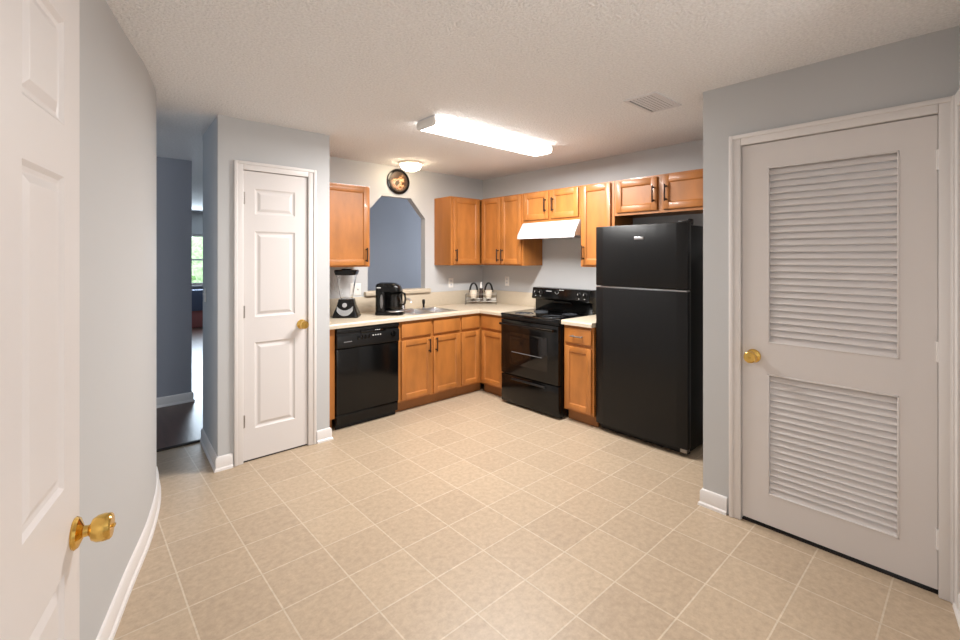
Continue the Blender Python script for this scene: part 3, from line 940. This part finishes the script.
bs = loft([(0.118, 0.095, 0.03, 0, 0, 0), (0.120, 0.097, 0.03, 0.015, 0, 0), (0.108, 0.088, 0.035, 0.05, 0, 0), (0.085, 0.074, 0.035, 0.11, 0, 0), (0.072, 0.066, 0.035, 0.165, 0, 0), (0.068, 0.062, 0.03, 0.175, 0, 0)])
bs = bs.build('motor_base', M['black_gloss'], t)
# crescent control plate on the front of the base
def on_base(x, z, off=0.0):
    hy = 0.097 + (0.066 - 0.097) * (z - 0.015) / 0.15
    return (x, -hy - 0.002 - off, z)
tm = bmesh.new(); a_, b_ = [], []
for k in range(17):
    u = -1 + 2 * k / 16
    x = 0.074 * u
    zt_ = 0.072 + 0.040 * u * u
    zb_ = 0.022 + 0.046 * abs(u) ** 2.5
    a_.append(tm.verts.new(on_base(x, zt_, 0.004 * (1 - u * u)))); b_.append(tm.verts.new(on_base(x, zb_, 0.004 * (1 - u * u))))
for k in range(16): tm.faces.new((a_[k], b_[k], b_[k + 1], a_[k + 1]))
bmesh.ops.solidify(tm, geom=list(tm.faces), thickness=0.003)
mb = MB(); mb._merge(tm); mb.build('control_plate', M['silver_paint'], bs)
MB().lathe([(0.024, 0), (0.022, 0.012), (0.0, 0.014)], on_base(0.0, 0.118), (0, -1, 0.25), 24).build('speed_dial', M['chrome'], bs)
jar = loft([(0.050, 0.050, 0.02, 0.172, 0, 0), (0.054, 0.054, 0.02, 0.20, 0, 0), (0.084, 0.078, 0.022, 0.405, 0, 0), (0.081, 0.075, 0.022, 0.405, 0, 0), (0.051, 0.051, 0.018, 0.20, 0, 0), (0.047, 0.047, 0.018, 0.180, 0, 0)])
jar = jar.build('jar', M['glass'], t)
MB().tube([(-0.062, 0, 0.385), (-0.105, 0, 0.380), (-0.112, 0, 0.33), (-0.100, 0, 0.25), (-0.062, 0, 0.225)], 0.009, 10).build('jar_handle', M['glass'], jar)
mb = MB()
for k in range(4):
    a = PI / 2 * k
    mb.prism([(0.0, -0.006), (0.030 * math.cos(a) + 0.001, 0.030 * math.sin(a)), (0.0, 0.006)], 'z', 0.186, 0.189) if k in (0, 2) else mb.prism([(-0.006, 0), (0.001, 0.030 * math.sin(a)), (0.006, 0)], 'z', 0.190, 0.193)
mb.build('blade', M['steel'], jar)
loft([(0.056, 0.055, 0.02, 0.400, 0, 0), (0.092, 0.086, 0.025, 0.404, 0, 0), (0.104, 0.092, 0.03, 0.440, 0, 0), (0.098, 0.086, 0.03, 0.452, 0, 0), (0.045, 0.045, 0.02, 0.455, 0, 0), (0.040, 0.040, 0.02, 0.462, 0, 0)]).build('lid', M['black_gloss'], t)

t = thing('coffee_maker', 'black coffee maker with glass carafe on the counter beside the sink', 'coffee maker', (2.345, 4.045, CT1), FACE)
loft([(0.135, 0.095, 0.05, 0, 0, 0), (0.140, 0.100, 0.05, 0.012, 0, 0), (0.136, 0.096, 0.05, 0.034, 0, 0), (0.128, 0.090, 0.05, 0.040, 0, 0)]).build('base', M['black_gloss'], t)
MB().lathe([(0.074, 0), (0.074, 0.008), (0.066, 0.010), (0.0, 0.010)], (0.052, -0.018, 0.038), (0, 0, 1), 36).build('warming_plate', M['steel'], t)
MB().tube([(0.052 + 0.088 * math.cos(a), -0.018 + 0.080 * math.sin(a), 0.040) for a in [PI + PI * k / 20 for k in range(21)]], 0.008, 8).build('base_band', M['steel'], t)
loft([(0.052, 0.082, 0.035, 0.03, -0.082, 0), (0.050, 0.080, 0.035, 0.20, -0.084, 0), (0.052, 0.082, 0.035, 0.290, -0.082, 0), (0.046, 0.074, 0.03, 0.306, -0.080, 0)]).build('water_tank', M['black_gloss'], t)
loft([(0.120, 0.080, 0.05, 0.232, -0.010, 0), (0.122, 0.083, 0.05, 0.262, -0.012, 0), (0.114, 0.080, 0.05, 0.290, -0.018, 0), (0.096, 0.068, 0.045, 0.310, -0.028, 0), (0.060, 0.045, 0.03, 0.320, -0.038, 0)]).build('brew_head', M['black_gloss'], t)
tm = bmesh.new(); a_, b_ = [], []
for k in range(13):
    z = 0.070 + 0.135 * k / 12
    wv = 0.015 * math.sin(PI * (k + 0.6) / 13.2) ** 0.6
    a_.append(tm.verts.new((-0.066 - wv, -0.0850, z))); b_.append(tm.verts.new((-0.066 + wv, -0.0850, z)))
for k in range(12): tm.faces.new((a_[k], b_[k], b_[k + 1], a_[k + 1]))
bmesh.ops.solidify(tm, geom=list(tm.faces), thickness=0.006)
mb = MB(); mb._merge(tm); mb.build('water_gauge', M['steel'], t)
MB().box(-0.115, -0.075, -0.0845, -0.0800, 0.268, 0.277, 0.001).build('maker_mark', M['white_print'], t)
ca = MB().lathe([(0.0, 0.050), (0.056, 0.050), (0.064, 0.060), (0.066, 0.10), (0.060, 0.15), (0.048, 0.185), (0.047, 0.200), (0.045, 0.200), (0.046, 0.185), (0.058, 0.15), (0.064, 0.10), (0.061, 0.062), (0.0, 0.053)], (0.052, -0.018, 0), (0, 0, 1), 36).build('carafe', M['glass'], t)
MB().lathe([(0.051, 0.196), (0.053, 0.206), (0.040, 0.218), (0.0, 0.220)], (0.052, -0.018, 0), (0, 0, 1), 30).build('carafe_lid', M['black_gloss'], ca)
MB().lathe([(0.0, 0.0545), (0.058, 0.0545), (0.0625, 0.064), (0.0640, 0.10), (0.058, 0.145), (0.049, 0.175), (0.0, 0.175)], (0.052, -0.018, 0), (0, 0, 1), 30).build('coffee', M['black_glass'], ca)
MB().tube([(0.095, -0.022, 0.206), (0.125, -0.026, 0.222), (0.150, -0.03, 0.210), (0.158, -0.03, 0.160), (0.152, -0.03, 0.115), (0.135, -0.026, 0.098), (0.113, -0.022, 0.100)], 0.0095, 12).build('carafe_handle', M['black_gloss'], ca)

loft([(0.090, 0.022, 0.015, 0.034, 0.020, 0.066), (0.088, 0.022, 0.015, 0.245, 0.020, 0.066)]).build('back_column', M['black_gloss'], t)

# wire caddy with two cups and a bottle in the corner
t = thing('wire_caddy', 'silver wire caddy in the counter corner holding two cream cups and a dark bottle', 'caddy', (3.685, 4.195, CT1), FACE)
CW, CD = 0.185, 0.07
mb = MB()
def loop(z, hx, hy, r=0.0035):
    mb.tube([(hx, -hy, z), (hx, hy, z), (-hx, hy, z), (-hx, -hy, z)], r, 8, True)
loop(0.040, CW, CD); loop(0.068, CW, CD, 0.003); loop(0.125, CW, CD, 0.002)
for x in (-CW, -CW / 3, 0, CW / 3, CW):
    mb.tube([(x, -CD, 0.040), (x, CD, 0.040)], 0.0022, 6)
for sx in (-1, 1):
    for sy in (-1, 1):
        mb.tube([(sx * CW, sy * CD, 0), (sx * CW, sy * CD, 0.125)], 0.003, 8)
mb.build('wire_frame', M['silver_wire'], t)
mb = MB()
mb.tube([(0, -CD, 0.040), (0, -CD, 0.112)], 0.003, 8); mb.lathe([(0, -0.008), (0.007, -0.004), (0.007, 0.004), (0, 0.008)], (0, -CD, 0.080), (0, 0, 1), 12)
mb.build('centre_post', M['silver_wire'], t)
def local_to_world(root, x, y, z):
    c, s = math.cos(root.rotation_euler.z), math.sin(root.rotation_euler.z)
    return (root.location.x + c * x - s * y, root.location.y + s * x + c * y, root.location.z + z)
cup = None
for i, x in enumerate((-0.092, 0.092)):
    lab = ('cream cup with an arched black handle at the sink end of the wire caddy', 'cream cup with an arched black handle at the stove end of the wire caddy')[i]
    loc = local_to_world(t, x, 0, 0.0435)
    if cup is None:
        cup = thing('cup', lab, 'cup', loc, FACE, 'cream cups in the wire caddy')
        MB().lathe([(0, 0), (0.030, 0), (0.036, 0.010), (0.047, 0.090), (0.0475, 0.096), (0.044, 0.096), (0.033, 0.014), (0, 0.010)], (0, 0, 0.028), (0, 0, 1), 30).build('bowl', M['cream'], cup)
        MB().lathe([(0.034, 0), (0.034, 0.006), (0.012, 0.010), (0.012, 0.024), (0.028, 0.029), (0, 0.029)], (0, 0, 0), (0, 0, 1), 24).build('stand', M['bronze'], cup)
        arc = [(-0.046 * math.cos(a) , 0.03, 0.100 + 0.110 * math.sin(a)) for a in [PI * k / 18 for k in range(19)]]
        MB().tube(arc, 0.0115, 10).build('handle', M['black_satin'], cup)
    else:
        c2 = cup.copy(); COL.objects.link(c2)
        c2.location = loc; c2['label'] = lab
        for ch in list(cup.children):
            d = ch.copy(); COL.objects.link(d); d.parent = c2
b_ = thing('soap_bottle', 'small dark bottle with a white tip standing in the middle of the wire caddy', 'bottle', local_to_world(t, 0, 0.012, 0.0435), FACE)
MB().lathe([(0, 0), (0.024, 0), (0.026, 0.006), (0.026, 0.100), (0.018, 0.122), (0.014, 0.130), (0, 0.130)], (0, 0, 0), (0, 0, 1), 24).build('bottle_body', M['bronze'], b_)
MB().lathe([(0.020, 0.128), (0.020, 0.150), (0.0, 0.150)], (0, 0, 0), (0, 0, 1), 20).build('collar', M['black_satin'], b_)
MB().lathe([(0.017, 0.150), (0.016, 0.175), (0.009, 0.205), (0.007, 0.222), (0, 0.224)], (0, 0, 0), (0, 0, 1), 20).build('white_tip', M['white_plastic'], b_)

# ------------------------------------------------------------------ wall things
def outlet(label, loc, rot, w_=0.072, h_=0.115, kind='outlet', gang=1):
    t = thing('wall_' + kind, label, kind, loc, rot)
    MB().box(-w_ / 2, w_ / 2, -0.006, 0, -h_ / 2, h_ / 2, 0.003).build('cover_plate', M['white_plastic'], t)
    for g in range(gang):
        x = (g - (gang - 1) / 2) * 0.046
        if kind == 'outlet':
            for z in (-0.022, 0.022):
                r = MB().box(x - 0.016, x + 0.016, -0.009, -0.005, z - 0.014, z + 0.014, 0.004).build('socket', M['white_enamel'], t)
                MB().box(x - 0.008, x - 0.005, -0.0096, -0.0085, z - 0.004, z + 0.006).box(x + 0.005, x + 0.008, -0.0096, -0.0085, z - 0.004, z + 0.006).build('slots', M['dark_gap'], r)
        else:
            MB().prism([(-0.005, -0.012), (-0.018, 0.008), (-0.014, 0.013), (-0.005, 0.006)], 'x', x - 0.005, x + 0.005, 0.001).build('toggle', M['white_enamel'], t)
    return t
outlet('white outlet on the sink wall between the pass-through and the corner', (3.40, 4.4299, 1.185), 0)
outlet('white outlet on the stove wall between the corner and the stove', (3.9199, 3.975, 1.205), RS)
outlet('white double switch plate behind the blender', (2.165, 4.4299, 1.165), 0, 0.115, 0.125, 'switch', 2)
ha = math.atan2(4.37 - PF, 0.803 - 0.764)
outlet('white light switch on the pantry side wall facing the hallway', (0.764 + 0.039 * 0.80 - 0.0005, PF + 0.70 * 0.80, 1.20), ha - PI + 0.0 , 0.072, 0.115, 'switch')

t = thing('wall_plate', 'round dark-rimmed decorative plate hung high above the pass-through', 'decorative plate', (2.665, 4.429, 2.335), 0)
MB().lathe([(0, 0), (0.138, 0), (0.142, 0.006), (0.138, 0.016), (0.118, 0.018), (0.112, 0.012), (0.0, 0.010)], (0, 0, 0), (0, -1, 0), 48).build('rim', M['black_gloss'], t)
MB().lathe([(0, 0), (0.112, 0), (0.112, 0.0025), (0, 0.0025)], (0, -0.0115, 0), (0, -1, 0), 48).build('painted_face', M['plate'], t)

# ------------------------------------------------------------------ ceiling things
t = thing('fluorescent_light', 'long white rectangular fluorescent light glowing on the kitchen ceiling', 'ceiling light', (2.515, 2.735, H))
MB().box(-0.645, 0.645, -0.104, 0.104, -0.020, -0.0005, 0.004).build('housing', M['white_enamel'], t)
mb = MB()
prof = [(-0.106, -0.010), (-0.112, -0.045), (-0.104, -0.060), (-0.085, -0.070), (0.085, -0.070), (0.104, -0.060), (0.112, -0.045), (0.106, -0.010)]
mb.prism(prof, 'x', -0.630, 0.630)
mb.build('diffuser', M['tube_glow'], t)
for s in (-1, 1):
    MB().prism([(y * 1.02, z - 0.001) for y, z in prof], 'x', s * 0.630, s * 0.648, 0.002).build('end_cap', M['white_plastic'], t)
t = thing('dome_light', 'small round glowing dome light on the ceiling above the decorative plate', 'ceiling light', (2.640, 4.13, H))
MB().lathe([(0.128, 0), (0.130, -0.014), (0.120, -0.022), (0, -0.022)], (0, 0, -0.0005), (0, 0, 1), 40).build('metal_ring', M['cream'], t)
MB().lathe([(0.112, -0.020), (0.110, -0.040), (0.092, -0.066), (0.055, -0.086), (0.0, -0.092)], (0, 0, 0), (0, 0, 1), 40).build('glass_dome', M['dome_glow'], t)
t = thing('ceiling_vent', 'white slatted air vent in the ceiling near the closet wall corner', 'air vent', (2.756, 1.452, H))
hx, hy = 0.175, 0.110
mb = MB()
mb.box(-hx, hx, -hy, -hy + 0.022, -0.007, 0); mb.box(-hx, hx, hy - 0.022, hy, -0.007, 0)
mb.box(-hx, -hx + 0.022, -hy + 0.022, hy - 0.022, -0.007, 0); mb.box(hx - 0.022, hx, -hy + 0.022, hy - 0.022, -0.007, 0)
mb.build('frame', M['white_enamel'], t)
MB().box(-hx + 0.02, hx - 0.02, -hy + 0.02, hy - 0.02, -0.0015, -0.0005).build('duct_opening', M['duct_grey'], t, smooth=False)
mb = MB()
for k in range(7):
    y = -hy + 0.034 + k * 0.0235
    mb.prism([(y + 0.0075, -0.008), (y + 0.0062, -0.009), (y - 0.0075, -0.004), (y - 0.0062, -0.003)], 'x', -hx + 0.021, hx - 0.021)
mb.build('louvers', M['white_enamel'], t, smooth=False)

# ------------------------------------------------------------------ far living room seen through the slit
t = thing('window_bench', 'slate blue bench under the far bright window beyond the hallway', 'bench', (2.1, 11.6, 0))
MB().box(-0.9, 0.9, -0.24, 0.22, 0.36, 0.80, 0.01).build('bench_top', M['bench'], t)
MB().box(-0.88, 0.88, -0.20, 0.20, 0.0, 0.36, 0.01).build('bench_base', M['red'], t)
t = thing('flower_pot', 'small red flower pot on the sill of the far window', 'flower pot', (2.23, 11.76, 0.885))
MB().lathe([(0, 0), (0.03, 0), (0.045, 0.08), (0.040, 0.08), (0.028, 0.01), (0, 0.01)], (0, 0, 0), (0, 0, 1), 20).build('pot', M['red'], t)
mb = MB()
for k in range(9):
    a = k * 2.4; r = 0.028 * (k % 3) / 2
    mb.lathe([(0, -0.02), (0.018, 0), (0, 0.02)], (r * math.cos(a), r * math.sin(a), 0.10 + 0.012 * (k % 4)), (0, 0, 1), 8)
mb.build('blossoms', M['red'], t)
struct(MB().box(-6, 12, 12.0, 30, -0.25, -0.15).build('lawn', M['grass'], smooth=False))
for i, (x, y, r, lab) in enumerate(((2.5, 17.5, 1.1, 'round green bush outside the far window, nearer one'), (4.4, 21.0, 1.9, 'taller green bush outside the far window, farther back'))):
    tm = bmesh.new()
    bmesh.ops.create_icosphere(tm, subdivisions=4, radius=r)
    for v in tm.verts:
        n = v.co.normalized()
        v.co *= 1 + 0.10 * math.sin(9 * n.x + i) * math.cos(8 * n.y) + random.uniform(-0.05, 0.05)
        v.co.z *= 0.75
    mb = MB(); mb._merge(tm)
    bsh = mb.build('garden_bush', M['leaf'], smooth=False)
    bsh.location = (x, y, r * 0.6 - 0.15)
    tag(bsh, lab, 'bush')
